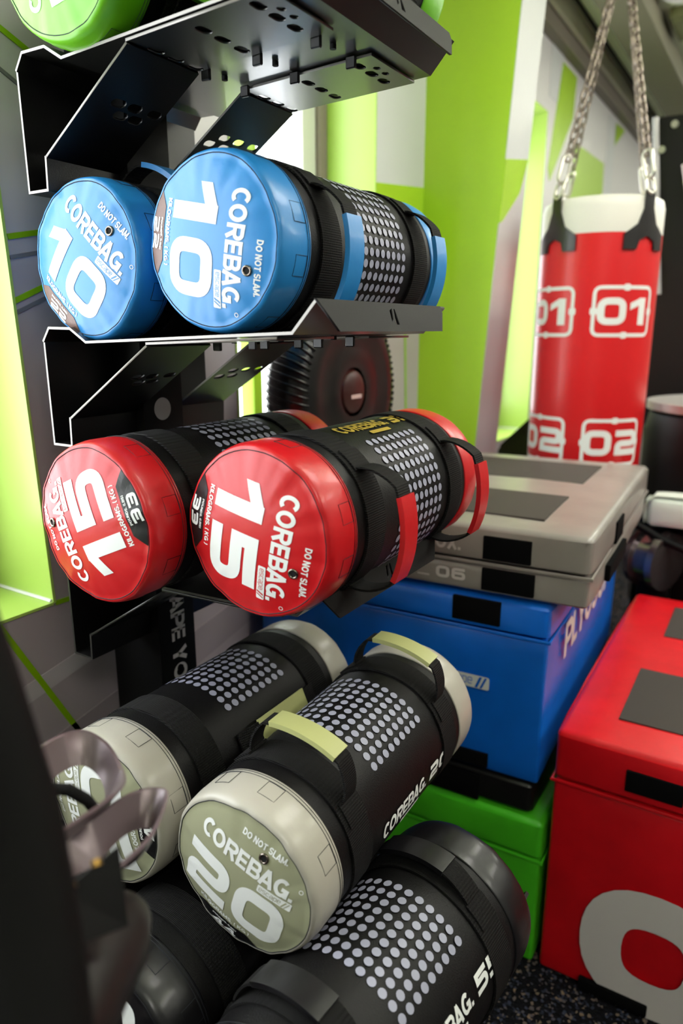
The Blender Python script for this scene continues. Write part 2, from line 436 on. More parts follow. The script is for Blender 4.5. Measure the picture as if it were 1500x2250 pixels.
# printed graphics on the wall (thin vinyl, children of the wall)
def wall_quad(name, pts, m, d=.0025):
    """pts: (x, z) on the wall face"""
    vs = [(x, WALL-d, z) for x, z in pts] + [(x, WALL+.001, z) for x, z in pts]; n = len(pts)
    fs = [tuple(range(n)), tuple(range(2*n-1, n-1, -1))] + [(i, n+i, n+(i+1) % n, (i+1) % n) for i in range(n)]
    bm = bmesh.new(); bv = [bm.verts.new(v) for v in vs]
    for f in fs: bm.faces.new([bv[k] for k in f])
    return obj_bm(name, bm, m, wall)
def wall_line(a, b, w, m=M_lime_line):
    A = Vector(a); B = Vector(b); n = (B-A).normalized(); n = Vector((-n.y, n.x))*w/2
    return wall_quad('vinyl_stripe', [tuple(A+n), tuple(A-n), tuple(B-n), tuple(B+n)], m)
M_line_dk = mat('grey_line_print', '#7c7a80', .5)
wall_line((.752, .472), (.90, .415), .009); wall_line((.752, .412), (.90, .345), .006, M_line_dk)
wall_line((.764, .149), (1.0, .20), .009); wall_line((.764, .117), (1.0, .17), .006, M_line_dk)
wall_line((.764, .048), (1.0, .15), .009); wall_line((.764, .029), (1.0, .13), .006, M_line_dk)
wall_line((.665, SILL-.006), (.86, -.89), .011)
wall_line((.782, -.496), (.86, -.499), .009)
M_streak_a = mat('mauve_streak', '#a1959b', .45); M_streak_b = mat('pale_streak', '#c4bbc1', .45)
wall_quad('vinyl_stripe', [(.55, -.80), (1.5, -.62), (1.5, -.70), (.55, -.90)], M_streak_a)
wall_quad('vinyl_stripe', [(.55, -.66), (1.2, -.54), (1.2, -.57), (.55, -.70)], M_streak_b, .002)
# pier between the second recess and the slanted pillar
wall_quad('vinyl_panel', [(1.99, .425), (2.32, .46), (2.32, 1.40), (1.99, 1.40)], M_wall_light)
wall_quad('vinyl_panel', [(1.99, .425), (1.99, .10), (2.32, .24), (2.32, .46)], M_lime)
wall_line((2.03, -.02), (2.02, -.6), .012, M_lime_line); wall_line((2.20, .0), (2.24, -.6), .010, M_lime_line)
# far stretch of wall
wall_quad('vinyl_panel', [(3.61, 1.05), (3.61, 1.27), (3.80, 1.27), (3.74, 1.05)], M_wall_light)
wall_quad('vinyl_panel', [(3.80, 1.24), (4.05, 1.24), (4.03, 1.05), (3.70, .70), (3.66, .75)], M_lime)
wall_quad('vinyl_panel', [(4.07, .95), (4.76, .965), (4.78, .82), (4.70, -1.0), (4.07, -1.0)], M_lime_pale)
wall_quad('vinyl_panel', [(4.80, 1.24), (5.0, 1.24), (4.98, .4), (4.80, .2)], M_wall_light)
wall_quad('vinyl_panel', [(4.98, 1.235), (5.25, 1.247), (4.98, 1.10)], M_lime)
wall_quad('vinyl_panel', [(5.9, .9), (6.6, .9), (6.5, -.4), (6.0, -.4)], M_lime_pale)

# slanted pillar
def prism(name, sec, m, **kw):
    """sec: list of (x, y_at_bottom, y_at_top)"""
    bm = bmesh.new(); lo = [bm.verts.new((x, yb, FLOOR)) for x, yb, yt in sec]; hi = [bm.verts.new((x, yt, CEIL)) for x, yb, yt in sec]; n = len(sec)
    bm.faces.new(lo[::-1]); bm.faces.new(hi)
    for i in range(n): bm.faces.new((lo[i], lo[(i+1) % n], hi[(i+1) % n], hi[i]))
    return obj_bm(name, bm, m, **kw)
YB, YT = .958, .787
pil = struct(prism('wall_pillar', [(2.31, WALL, WALL), (2.31, YB, YT), (2.52, YB, YT), (2.52, WALL, WALL)], M_lime))
def yside(z): return YB + (YT-YB)*(z-FLOOR)/(CEIL-FLOOR)
def pil_panel(pts, m, d=.003):
    bm = bmesh.new(); A = [bm.verts.new((x, yside(z)-d, z)) for x, z in pts]; B = [bm.verts.new((x, yside(z)+.001, z)) for x, z in pts]; n = len(pts)
    bm.faces.new(A); bm.faces.new(B[::-1])
    for i in range(n): bm.faces.new((A[i], B[i], B[(i+1) % n], A[(i+1) % n]))
    return obj_bm('vinyl_panel', bm, m, pil)
pil_panel([(2.311, .515), (2.519, .55), (2.519, 1.418), (2.311, 1.418)], M_wall_light)
pil_panel([(2.311, .515), (2.519, .55), (2.47, .44), (2.34, .34), (2.311, .33)], M_lime, .0035)
pil_panel([(2.311, .33), (2.34, .34), (2.47, .44), (2.519, .55), (2.519, -1.39), (2.311, -1.39)], M_wall)

# coving and ceiling beams running along the wall
M_cove_shade = mat('coving_overhang_shade', '#7d7468', .5); M_cove_l = mat('pale_coving', '#d9d4c8', .5); M_beam = mat('olive_grey_beam', '#7e7a66', .55)
cov = struct(box('trim_4', 2.53, X1, WALL-.05, WALL, 1.265, 1.335, M_cove_shade))  # brown strip carries the shadow under the cove overhang in its colour
box('cove_strip', 2.53, X1, WALL-.075, WALL, 1.335, CEIL, M_cove_l, cov, bevel=.006)
box('black_ceiling_line', 2.2, X1, 1.015, 1.03, CEIL-.012, CEIL, M_hole, cov)  # thin black strip along the ceiling
struct(box('trim_5', 2.2, X1, .72, .905, 1.315, CEIL, M_beam, bevel=.02))

# unseen pendant lamps added for room light, one of them for the left wall
M_lampbox = mat('lamp_housing', '#6f7048', .5)
def added_ceiling_lamp(x, y, lx, ly, label, strength=LAMP_STRENGTH):
    t = empty('added_ceiling_lamp', label, 'lamp', (x, y, CEIL), group='added pendant lamp boxes')
    m = mat('lamp_diffuser', (1.0, .965, .92), .4, emit=strength)
    box('diffuser', -lx/2, lx/2, -ly/2, ly/2, -.19, -.13, m, t, bevel=.01)
    for sx in (-1, 1): tube('hanger', [(sx*lx*.4, 0, -.132), (sx*lx*.4, 0, -.0005)], .006, M_lampbox, t, seg=8)
lamp_label = 'added unseen pendant lamp box with glowing diffuser under the ceiling'
for x, y in ((1.6, -.30), (3.6, -.30), (6.0, -.30), (-.9, -1.0), (1.6, -1.9), (3.6, -1.9), (6.0, -1.9)): added_ceiling_lamp(x, y, 1.2, .34, lamp_label)

vt = empty('lamp_fixture_box', 'small olive ceiling box beside the ceiling beam', 'fixture_box', (4.08, .60, CEIL))  # olive box of the ceiling lamp fixture
box('fixture_body', -.16, .16, -.10, .085, -.045, -.0005, M_lampbox, vt, bevel=.005)
box('fixture_plate', -.13, .13, -.08, .065, -.05, -.044, M_lampbox, vt)
ds = empty('lamp_fixture_disc', 'round white ceiling disc beside the olive box', 'fixture_disc', (3.72, .58, CEIL))  # white disc of the same lamp fixture
def disc(name, prof, m, parent):
    bm = bmesh.new(); rows = [[bm.verts.new((r*math.cos(2*PI*k/40), r*math.sin(2*PI*k/40), z)) for k in range(40)] for z, r in prof]
    for a, b in zip(rows, rows[1:]):
        for k in range(40): bm.faces.new((a[k], a[(k+1) % 40], b[(k+1) % 40], b[k]))
    bmesh.ops.remove_doubles(bm, verts=bm.verts, dist=1e-6)
    return obj_bm(name, bm, m, parent, smooth=True, angle=40)
disc('rim', [(-.0005, .125), (-.02, .125), (-.03, .11), (-.022, .095), (-.022, .09)], M_frame_w, ds)
disc('disc_plate', [(-.020, .09), (-.020, 0)], M_wall_light, ds)

# ================================================================== STORAGE RACK
rack = empty('storage_rack', 'black steel storage rack with three sloping trays and printed central post', 'rack', (.918, 1.0, FLOOR))
RO = Vector((.918, 1.0, FLOOR))
def rl(p): return Vector(p) - RO
TX0, TX1 = .733, 1.104
def profile_sheet(name, pts, x0, x1, th, m, parent, me_=None):
    """open folded sheet: (y, z) polyline given thickness, extruded along x; its left cut edge is bare"""
    P = [Vector((p[0], p[1])) for p in pts]; n = len(P); A, B = [], []
    for i in range(n):
        d0 = (P[i]-P[i-1]).normalized() if i else (P[1]-P[0]).normalized()
        d1 = (P[i+1]-P[i]).normalized() if i < n-1 else d0
        nn = Vector((-(d0.y+d1.y), d0.x+d1.x)); nn.normalize(); c = max(.5, nn.dot(Vector((-d0.y, d0.x))))
        A.append(P[i]+nn*th/2/c); B.append(P[i]-nn*th/2/c)
    bm = bmesh.new()
    def row(x): return [bm.verts.new(rl((x, q.x, q.y))) for q in A], [bm.verts.new(rl((x, q.x, q.y))) for q in B]
    a0, b0 = row(x0); a1, b1 = row(x1); edge = []
    for i in range(n-1):
        bm.faces.new((a0[i], a0[i+1], a1[i+1], a1[i])); bm.faces.new((b0[i+1], b0[i], b1[i], b1[i+1]))
        f = bm.faces.new((b0[i], b0[i+1], a0[i+1], a0[i])); f.material_index = 1
        bm.faces.new((b1[i+1], b1[i], a1[i], a1[i+1]))
    bm.faces.new((b0[0], a0[0], a1[0], b1[0])); bm.faces.new((a0[-1], b0[-1], b1[-1], a1[-1]))
    return obj_bm(name, bm, [m, me_ or M_edge], parent)
TH = .0038
M_tray = mat('satin_charcoal_coat', '#1a1a18', .30, spec=.9, bump=.1, bscale=900, coat=.5)
def flatz(y, dz): return dz + (-.017 + (.911-y)*.0366)      # tray height at y, relative rise 2.1 degrees
def make_shelf(dz, M_edge=M_edge):
    # tray: back leg, back rise, V, sloping flat, front ramp
    pts = [(1.012, dz-.017), (.995, dz+.004), (.945, dz+.003), (.911, dz-.017), (.528, dz-.003), (.4915, dz+.036)]
    tray = profile_sheet('tray', pts, TX0, TX1, TH, M_tray, rack, M_edge)
    # folded front lip with the cut-out slash mark
    out = [(TX0-.008, .0), (TX0+.02, -.038), (1.052, -.038), (1.076, -.010), (1.076, .0)]
    xc = .905
    h1 = [(xc-.006, -.010), (xc+.003, -.007), (xc-.003, -.022), (xc-.010, -.027)]
    h2 = [(xc+.007, -.008), (xc+.0105, -.008), (xc+.0105, -.029), (xc-.001, -.029), (xc+.003, -.020)]
    ly = .490
    plate('front_lip', out, [h1, h2], .004, mat('matte_black_lip', '#0d0b0b', .55, spec=.18, bump=.1, bscale=900), tray, lambda u, v, w_: rl((u, ly - w_ + v*.42, dz+.037+v)))
    # two folded brackets with slots
    for bi, bx in enumerate((TX0+.002, TX0+.234)):
        bw = .134
        off = bx - TX0
        hs = []
        for x, y in ((.757,.587),(.794,.587),(.831,.587),(.768,.683),(.804,.683),(.843,.683),(.778,.776),(.815,.776),(.853,.776)): hs.append(oval(x+off, y, .027, .015))
        for x, y in ((.779,.570),(.805,.570)): hs.append(oval(x+off, y, .014, .010))
        tz = lambda y: flatz(y, dz) - TH - .0035
        plate('bracket_flange', [(bx, .553), (bx+bw, .553), (bx+bw, .7855), (bx, .7855)], hs, .0035, M_tray, tray,
              lambda u, v, w_: rl((u, v, tz(v)-w_+.0035)), M_edge)
        # diagonal sheet
        A = Vector((.785, flatz(.785, dz)-TH-.0035)); B = Vector((.966, dz-.134)); Ld = (B-A).length; D = (B-A)/Ld; N = Vector((D.y, -D.x))
        hs = []
        s0 = (.860-.785)/D.x
        if bi == 0: hl = ((.781, 0), (.811, 0), (.849, 0), (.797, .019), (.825, .019))
        else: hl = ((.775, 0), (.811, 0), (.849, 0), (.755, .019), (.79, .019))
        for x, s in hl: hs.append(oval(x+off, s0+s, .026, .015))
        plate('bracket_brace', [(bx, 0), (bx+bw, 0), (bx+bw, Ld), (bx, Ld)], hs, .0035, M_steel_black, tray,
              lambda u, v, w_: rl((u, A.x + D.x*v + N.x*w_, A.y + D.y*v + N.y*w_)), M_edge)
        profile_sheet('bracket_leg', [(.966, dz-.134), (.968, dz-.180), (1.011, dz-.180), (1.012, dz-.017)], bx, bx+bw, .0038, M_steel_black, tray, M_edge)
        # hanging tabs along the inner edge of the flange
        for y in (.583, .680, .774):
            xx = bx+bw+.002 if bi == 0 else bx-.008
            bm = bmesh.new(); p = rl((xx, y, tz(y)+.004)); bm_box(bm, p.x, p.x+.006, p.y-.008, p.y+.008, p.z-.016, p.z, .0015, 1)
            obj_bm('hook_tab', bm, M_steel_black, tray)
            tube('screw', [rl((.915+.0*y, y, tz(y)+.005)), rl((.915, y, tz(y)-.001))], .0045, M_hole, tray, seg=8) if bi == 0 else None
    return tray
SH = [.381, .0, -.372]
M_edge_dark = mat('dark_steel_edge', '#2c2b28', .4)  # darker edge colour for the lowest sloping tray and the base tray
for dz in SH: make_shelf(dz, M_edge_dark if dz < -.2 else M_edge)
# upright post between the brackets
PX0, PX1, PY = .8705, .9655, .945
p = rl((PX0, PY, FLOOR)); q = rl((PX1, 1.075, .85))
post = box('post', p.x, q.x, p.y, q.y, 0.0, q.z, mat('charcoal_post', '#070708', .6, spec=.2, bump=.1, bscale=700), rack, bevel=.003)
def post_map(zc):
    # text runs downwards, letter tops towards +x
    return lambda u, v: rl((.9195 + v, PY-.0008, zc - u))
tx = text2d('ESCAPE YOUR LIMITS', .036, .022, width=.50)
# letter A of ESCAPE starts at z ~ -.50
mapped('post_lettering', tx, post_map(-.648), mat('pale_grey_print2', '#b9b6b8', .5), post, .05)
mapped('print_dot', ([(.020*math.cos(k*PI/12), .020*math.sin(k*PI/12)) for k in range(24)], [tuple(range(24))]), lambda u, v: rl((.914+u, PY-.0008, -.135+v)), mat('pale_grey_print2', '#b9b6b8', .5), post, 1)
for z in (-.25, -.62, -.05, .28):
    tube('post_bolt', [rl((.918, PY+.001, z-.02)), rl((.918, PY-.004, z-.02))], .007, M_black_plastic, post, seg=10)
# deep base tray carrying the heavy bags
bt = profile_sheet('base_tray', [(1.03, -.93), (1.03, -1.005), (.30, -.985), (.275, -.955)], .40, 1.06, .006, M_steel_black, rack, M_edge_dark)
for x in (.46, .98):
    for y in (.36, .98):
        p = rl((x, y, FLOOR)); box('leg', p.x-.02, p.x+.02, p.y-.02, p.y+.02, 0, (-1.005 - FLOOR) + (.98-y)*.022, M_steel_black, rack, bevel=.003)

# ================================================================== WEIGHT BAGS
def vinyl(name, c, rough=.38):
    if name in MATS: return MATS[name]
    m = mat(name, c, rough, spec=.5, bump=.22, bscale=60, coat=.15)
    return m
def make_bag(label, pos, axis_pitch=0.0, yaw=0.0, R=.115, L=.48, color='blue', face_color=None, num='10', lbs='22', rho=0.0,
             handles=(95,), hspan=52, hh=.030, hw=.034, dots=(15, 140), text_deg=None, seed=0, group=None, eyelet=True, patch=None, ncol=9, sleeve=None, body_text=None, textm=None, long_handle=None):
    x, y, z = pos                                     # centre of the front seam circle
    t = empty('weight_bag', label, 'weight bag', (x, y, z-R), (0, -axis_pitch, yaw), group or 'weight bags stored on the rack')
    mc = vinyl('vinyl_'+color, {'blue': '#2584cc', 'red': '#cc121b', 'lime': '#6fbe1e', 'silver': '#b2ada2', 'black': '#0e0d10'}[color])
    mf = vinyl('vinyl_face_'+color, face_color) if face_color else mc
    C = Vector((0, 0, R))
    rng = random.Random(seed)
    ph = [rng.uniform(0, 6.28) for _ in range(6)]
    def rad(th):                                      # lumpy filling
        return R*(1 + .006*math.sin(3*th+ph[0]) + .005*math.sin(5*th+ph[1]))
    def wr(th, q):                                    # wrinkles near the rim of the face
        return (.0008*math.sin(7*th+ph[2]) + .0008*math.sin(13*th+ph[3]) + .0006*math.sin(23*th+ph[4]))*max(0, q-.45)
    def face_x(yy, zz):
        r = math.hypot(yy, zz); q = min(1, r/R); th = math.atan2(-yy, zz)
        e = max(0.0, 1-q**2.2)
        return -.004 - .019*e**.9 + wr(th, q)*1.6
    def pt(th, r, xx): return (xx, -r*math.sin(th), r*math.cos(th)+R)
    # --- end caps: face disc, rounded shoulder and side band
    NS = 96
    def cap(front):
        vs, fs, rows = [], [], []
        prof = []
        for k in range(1, 15): prof.append(('f', .93*k/14))
        prof += [('f', .955), ('e', .985, -.0035), ('e', 1.0, .004), ('e', 1.012, .016), ('e', 1.012, .036), ('e', 1.010, .0535), ('e', 1.003, .0555), ('e', .985, .0555)]
        vs.append((face_x(0, 0), 0, R))
        for pr in prof:
            row = []
            for k in range(NS):
                th = 2*PI*k/NS; rr = rad(th)*pr[1]
                if pr[0] == 'f':
                    xx = face_x(-rr*math.sin(th), rr*math.cos(th))
                    if pr[1] == .955: xx -= .0016
                else: xx = pr[2] + (wr(th, 1)*.8 if pr[2] < .01 else 0); rr += .6*wr(th+.3, 1)*(1 if .01 < pr[2] < .04 else 0)
                row.append(len(vs)); vs.append(pt(th, rr, xx))
            rows.append(row)
        for k in range(NS): fs.append((0, rows[0][(k+1) % NS], rows[0][k]))
        for a, b in zip(rows, rows[1:]):
            for k in range(NS): fs.append((a[k], a[(k+1) % NS], b[(k+1) % NS], b[k]))
        if not front: vs = [(L-a, b, c) for a, b, c in vs]
        bm = bmesh.new(); bv = [bm.verts.new(v) for v in vs]
        for i, f in enumerate(fs):
            ff = bm.faces.new([bv[k] for k in f])
            if mf is not mc and i < NS*14: ff.material_index = 1
        return obj_bm('end_cap', bm, [mc, mf] if mf is not mc else mc, t, smooth=True)
    cf = cap(True); cap(False)
    def fm(u, v, lift=.0007):                         # face map: reading right, up -> local
        cr, sr = math.cos(R_(rho)), math.sin(R_(rho))
        eu, ev = (u*cr + v*sr)*R, (-u*sr + v*cr)*R     # right (-y) and up (z) on the face
        return (face_x(-eu, ev)-lift, -eu, ev+R)
    # stitch ring of the face and band stitching
    def ring(rf, xx, r, m=M_stitch, lift=0):
        pts = []
        for k in range(72):
            th = 2*PI*k/72; rr = rad(th)*rf
            pts.append(pt(th, rr, face_x(-rr*math.sin(th), rr*math.cos(th))-.0004) if xx is None else pt(th, rr+lift, xx))
        return pts
    tube('stitch_ring', ring(.935, None, 0), .0007, M_stitch, cf, seg=5, closed=True)
    bm = bmesh.new()
    tube('', ring(1.0135, .047, 0), .0005, None, seg=4, closed=True, bm=bm); tube('', ring(1.0125, .0515, 0), .0005, None, seg=4, closed=True, bm=bm)
    for a in (20, 68, 112, 158, 205, 250, 295, 340):
        a += rng.uniform(-8, 8)
        def bp(u, v): th = R_(a)+u/R; return pt(th, rad(th)*1.0138, .033+v)
        sq = []
        for (u0, v0), (u1, v1) in zip(((-.013,-.012),(.013,-.012),(.013,.013),(-.013,.013)), ((.013,-.012),(.013,.013),(-.013,.013),(-.013,-.012))):
            for k in range(4): sq.append(bp(u0+(u1-u0)*k/4, v0+(v1-v0)*k/4))
        tube('', sq, .0004, None, seg=4, closed=True, bm=bm)
    obj_bm('band_stitching', bm, M_stitch, cf)
    # --- body
    prof = []
    nb = 26
    vs, fs = [], []
    for i in range(nb+1):
        xx = .050 + (L-.100)*i/nb; s = math.sin(PI*i/nb)
        for k in range(NS):
            th = 2*PI*k/NS
            rr = rad(th)*(.992 - .006*s) + .0012*noise.noise(Vector((xx*14, math.cos(th)*3+seed, math.sin(th)*3)))
            vs.append(pt(th, rr, xx))
    for i in range(nb):
        for k in range(NS): fs.append((i*NS+k, i*NS+(k+1) % NS, (i+1)*NS+(k+1) % NS, (i+1)*NS+k))
    bm = bmesh.new(); bv = [bm.verts.new(v) for v in vs]
    for f in fs: bm.faces.new([bv[k] for k in f])
    body = obj_bm('body', bm, M_black_pu, t, smooth=True)
    def cyl(lift): return lambda u, v: pt(v, rad(v)*.992+lift, u)
    # --- dots
    if dots:
        pitch = .0172; x0 = L/2 - pitch*(ncol-1)/2 + .012; dth = pitch/R
        bm = bmesh.new(); nrow = int((R_(dots[1])-R_(dots[0]))/dth)
        for r_ in range(nrow):
            th = R_(dots[0]) + r_*dth
            for c_ in range(ncol):
                vv = [bm.verts.new(pt(th+.0062/R*math.sin(2*PI*k/12), rad(th)*.992+.0006, x0+c_*pitch+.0062*math.cos(2*PI*k/12))) for k in range(12)]
                bm.faces.new(vv)
        obj_bm('dot_print', bm, M_dots, body)
    # --- text along the body
    if text_deg is not None:
        sh = merge([shift(text2d('COREBAG.', .026, .02, width=.14), -.03, 0), shift(number(lbs if body_text is None else body_text, .028), .085, 0)])
        sgn = 1
        mapped('body_lettering', sh, lambda u, v: cyl(.0009)(L/2+.02+u, R_(text_deg) - v/R), textm or M_white, body, .008)
        mapped('body_logo', shift(rrect(.06, .008, .002), -.01, -.024), lambda u, v: cyl(.0009)(L/2+.02+u, R_(text_deg) - v/R), textm or M_white, body, .008)
    # --- webbing bands and handles
    def ribbon(name, path, xc, wd, th_, m, parent, sm=True):
        """path: list of (angle rad, radius); flat ribbon wd wide along x, th_ thick"""
        bm = bmesh.new(); rows = []
        P = [Vector((-r*math.sin(a), r*math.cos(a))) for a, r in path]
        for i in range(len(P)):
            d = (P[min(i+1, len(P)-1)]-P[max(i-1, 0)]).normalized(); n = Vector((-d.y, d.x))*th_/2
            pa, pb = P[i]+n, P[i]-n
            rows.append([bm.verts.new((xc-wd/2, pa.x, pa.y+R)), bm.verts.new((xc+wd/2, pa.x, pa.y+R)), bm.verts.new((xc+wd/2, pb.x, pb.y+R)), bm.verts.new((xc-wd/2, pb.x, pb.y+R))])
        for a, b in zip(rows, rows[1:]):
            for k in range(4): bm.faces.new((a[k], a[(k+1) % 4], b[(k+1) % 4], b[k]))
        bm.faces.new(rows[0][::-1]); bm.faces.new(rows[-1])
        return obj_bm(name, bm, m, parent, smooth=True, angle=40)
    msl = sleeve or mc
    for xc in (.105, L-.100):
        full = [(2*PI*k/72, rad(2*PI*k/72)*.992+.0018) for k in range(73)]
        ribbon('webbing_band', full, xc, .048, .0030, M_web, t)
        for hd in handles:
            a0, a1 = R_(hd-hspan), R_(hd+hspan)
            pth = []
            for k in range(37):
                s = k/36; a = a0+(a1-a0)*s
                e = min(1, math.sin(PI*s)*1.55)**.8
                sag = 1.0
                pth.append((a, rad(a)*.992+.004+hh*e*sag))
            h = ribbon('handle', pth, xc+.004, hw, .0032, M_web, t)
            ribbon('handle_sleeve', [(a, r+.0018) for a, r in pth[10:28]], xc+.004, hw+.004, .0075, msl, h)
            for aa in (a0-.12, a1+.12):
                ribbon('stitched_tab', [(aa+.3*(k/8-.5), rad(aa)*.992+.0046) for k in range(9)], xc+.004, .040, .0028, M_web, h)
    if long_handle:
        deg, xa, xb = long_handle; th0 = R_(deg); wa = .015
        def strip(name, x_0, x_1, lift0, thick, half, m, parent):
            bm = bmesh.new(); rows = []
            for k in range(15):
                s_ = k/14; xx = x_0+(x_1-x_0)*s_; gx = (xx-xa)/(xb-xa); lf = .004+lift0*min(1, math.sin(PI*max(0, min(1, gx)))*1.5)
                rr = rad(th0)*.992+lf
                rows.append([bm.verts.new(pt(th0+q*half/R, rr+d_, xx)) for q, d_ in ((-1, 0), (1, 0), (1, thick), (-1, thick))])
            for a, b in zip(rows, rows[1:]):
                for k in range(4): bm.faces.new((a[k], a[(k+1) % 4], b[(k+1) % 4], b[k]))
            bm.faces.new(rows[0][::-1]); bm.faces.new(rows[-1])
            return obj_bm(name, bm, m, parent, smooth=True, angle=40)
        h = strip('handle', xa, xb, .012, .003, wa, M_web, t)
        strip('handle_sleeve', xa+(xb-xa)*.2, xb-(xb-xa)*.2, .012, .006, wa+.003, msl, h)
    # --- printed face
    mapped('weight_number', xf(number(num, .69, .93, .13), 1, 1, 0 if len(num) == 2 else -.34, -.19), fm, M_white, cf, .10)
    mapped('brand_lettering', shift(text2d('COREBAG.', .235, .026, width=1.28), .03, .425), fm, M_white, cf, .10)
    mapped('warning_lettering', shift(text2d('DO NOT SLAM.', .080, .02, width=.60), .18, .745), fm, M_white, cf, .10)
    mapped('unit_lettering', shift(text2d('KILOGRAMS. ( KG )', .068, .02, width=.74), -.03, -.615), fm, M_white, cf, .10)
    lg = mapped('maker_logo', shift(rrect(.42, .10, .015), .48, .238), fm, M_white, cf, .10)
    mapped('maker_lettering', shift(text2d('escape', .052, .0, width=.27), .43, .235), lambda u, v: fm(u, v, .0012), mf, lg, .10)
    mapped('maker_slash', merge([shift(poly([(-.03,-.04),(-.012,-.04),(.03,.04),(.012,.04)]), .605, .238), shift(poly([(-.03,-.04),(-.018,-.04),(.03,.04),(.018,.04)]), .642, .238)]), lambda u, v: fm(u, v, .0012), mf, lg, .10)
    mapped('registered_mark', shift(stroke([(.022*math.cos(2*PI*k/12), .022*math.sin(2*PI*k/12)) for k in range(12)], .008, 0, True), .72, .50), fm, M_white, cf, .1)
    # black chord patch with the pounds figure
    pr = []
    for k in range(15):
        a = R_(240 + 60*k/14); pr.append((.928*math.cos(a), .928*math.sin(a)))
    pr += [(.30, -.69), (-.30, -.69)]
    mp_ = patch or M_patch_black
    fan = ([(0, -.80)] + pr, [(0, i, i+1) for i in range(1, len(pr))] + [(0, len(pr), 1)])
    pa = mapped('pounds_patch', fan, fm, mp_, cf, .08)
    mapped('pounds_figure', xf(number(lbs, .13), 1.2, 1, 0, -.845), lambda u, v: fm(u, v, .0014), M_white, pa, .08)
    mapped('pounds_lettering', shift(text2d('POUNDS. (LBS)', .035, .02, width=.36), 0, -.735), lambda u, v: fm(u, v, .0014), M_white, pa, .08)
    # eyelet
    if eyelet:
        pts = []
        for k in range(16):
            a = 2*PI*k/16; pts.append(fm(.22+.048*math.cos(a), .62+.048*math.sin(a), .0010))
        ey = tube('eyelet', pts, .0017, M_chrome, cf, seg=8, closed=True)
        mapped('eyelet_hole', ([(.22+.04*math.cos(2*PI*k/16), .62+.04*math.sin(2*PI*k/16)) for k in range(16)], [tuple(range(16))]), lambda u, v: fm(u, v, .0011), M_hole, ey, .1)
    return t

M_sleeve_olive = vinyl('vinyl_worn_sleeve', '#b3b578', .5)
M_patch_brown = mat('faded_brown_print', '#6d4f45', .4)
make_bag('blue capped weight bag resting beside the front lip of the middle tray', (.761, .670, .112), color='blue', num='10', lbs='22', rho=101, handles=(98,), hspan=50, dots=(12, 150), seed=1, patch=M_patch_brown)
make_bag('blue capped weight bag at the wall side of the middle tray', (.751, .909, .101), color='blue', num='10', lbs='22', rho=43, handles=(30,), hspan=44, hh=.026, dots=(90, 200), seed=2, patch=M_patch_brown)
make_bag('red capped weight bag against the front lip of the lowest sloping tray', (.692, .556, -.252), yaw=R_(1.0), color='red', num='15', lbs='33', rho=102, handles=(93,), hspan=44, hh=.042, dots=(32, 160), text_deg=10, seed=3, textm=mat('gold_print', '#b59a3a', .45))
make_bag('red capped weight bag at the wall side of the lowest sloping tray', (.635, .796, -.262), color='red', num='15', lbs='33', rho=-113, handles=(), dots=(-25, 55), seed=4)
make_bag('silver capped weight bag with raised worn handles on top of the bottom pile', (.600, .518, -.682), axis_pitch=R_(2.5), color='silver', face_color='#a0a184', num='20', lbs='44', rho=20, handles=(10,), hspan=40, hh=.044, hw=.028, dots=(-62, 64), text_deg=96, seed=5, sleeve=M_sleeve_olive, body_text='20', L=.49)
make_bag('silver capped weight bag lying by the wall behind the dark hoop handles', (.577, .757, -.668), color='silver', face_color='#a0a184', num='20', lbs='44', rho=-100, handles=(), long_handle=(66, .17, .37), dots=(-40, 46), seed=6, sleeve=M_sleeve_olive, L=.49)
make_bag('lime green capped weight bag at the wall side of the top tray', (.713, .866, .484), color='lime', num='5', lbs='11', rho=-97, handles=(95,), hspan=40, hh=.006, dots=(150, 240), seed=8, R=.117, L=.40)
make_bag('lime green capped weight bag against the front lip of the top tray', (.735, .618, .494), color='lime', num='5', lbs='11', rho=60, handles=(), dots=(20, 120), seed=12, R=.115, L=.36)
make_bag('all black weight bag at the bottom front of the pile with grey dots', (.42, .385, -.866), yaw=R_(-5), color='black', num='25', lbs='55', rho=20, handles=(-10,), hspan=46, hh=.012, dots=(-38, 52), text_deg=70, seed=9, R=.122, body_text='55')
make_bag('all black weight bag under the two silver capped bags', (.47, .637, -.886), color='black', num='25', lbs='55', rho=-97, handles=(), dots=(20, 80), seed=10)
make_bag('all black weight bag at the bottom of the pile next to the wall', (.48, .874, -.886), color='black', num='25', lbs='55', rho=-60, handles=(), dots=None, seed=11)

# ================================================================== FOAM BOXES
def rounded_slab(name, x0, x1, y0, y1, z0, z1, m, parent, bev=.018, puff=.006, top=True, **props):
    """soft vinyl block with slightly bulging faces"""
    bm = bmesh.new(); bm_box(bm, x0, x1, y0, y1, z0, z1)
    bmesh.ops.subdivide_edges(bm, edges=bm.edges, cuts=9, use_grid_fill=True)
    cx, cy, cz = (x0+x1)/2, (y0+y1)/2, (z0+z1)/2; hx, hy, hz = (x1-x0)/2, (y1-y0)/2, (z1-z0)/2
    for v in bm.verts:
        u = Vector(((v.co.x-cx)/hx, (v.co.y-cy)/hy, (v.co.z-cz)/hz))
        n = noise.noise(v.co*7)*.004
        for i in range(3):
            if abs(abs(u[i])-1) < 1e-4:
                j, k = [q for q in range(3) if q != i]
                e = (1-u[j]**4)*(1-u[k]**4)
                if i == 2 and (u[i] < 0 or not top): continue
                v.co[i] += math.copysign((puff+n)*e, u[i])
    es = [e for e in bm.edges if len(e.link_faces) == 2 and e.link_faces[0].normal.dot(e.link_faces[1].normal) < .3]
    bmesh.ops.bevel(bm, geom=es, offset=bev, segments=3, affect='EDGES', profile=.5)
    return obj_bm(name, bm, m, parent, smooth=True, angle=55, **props)
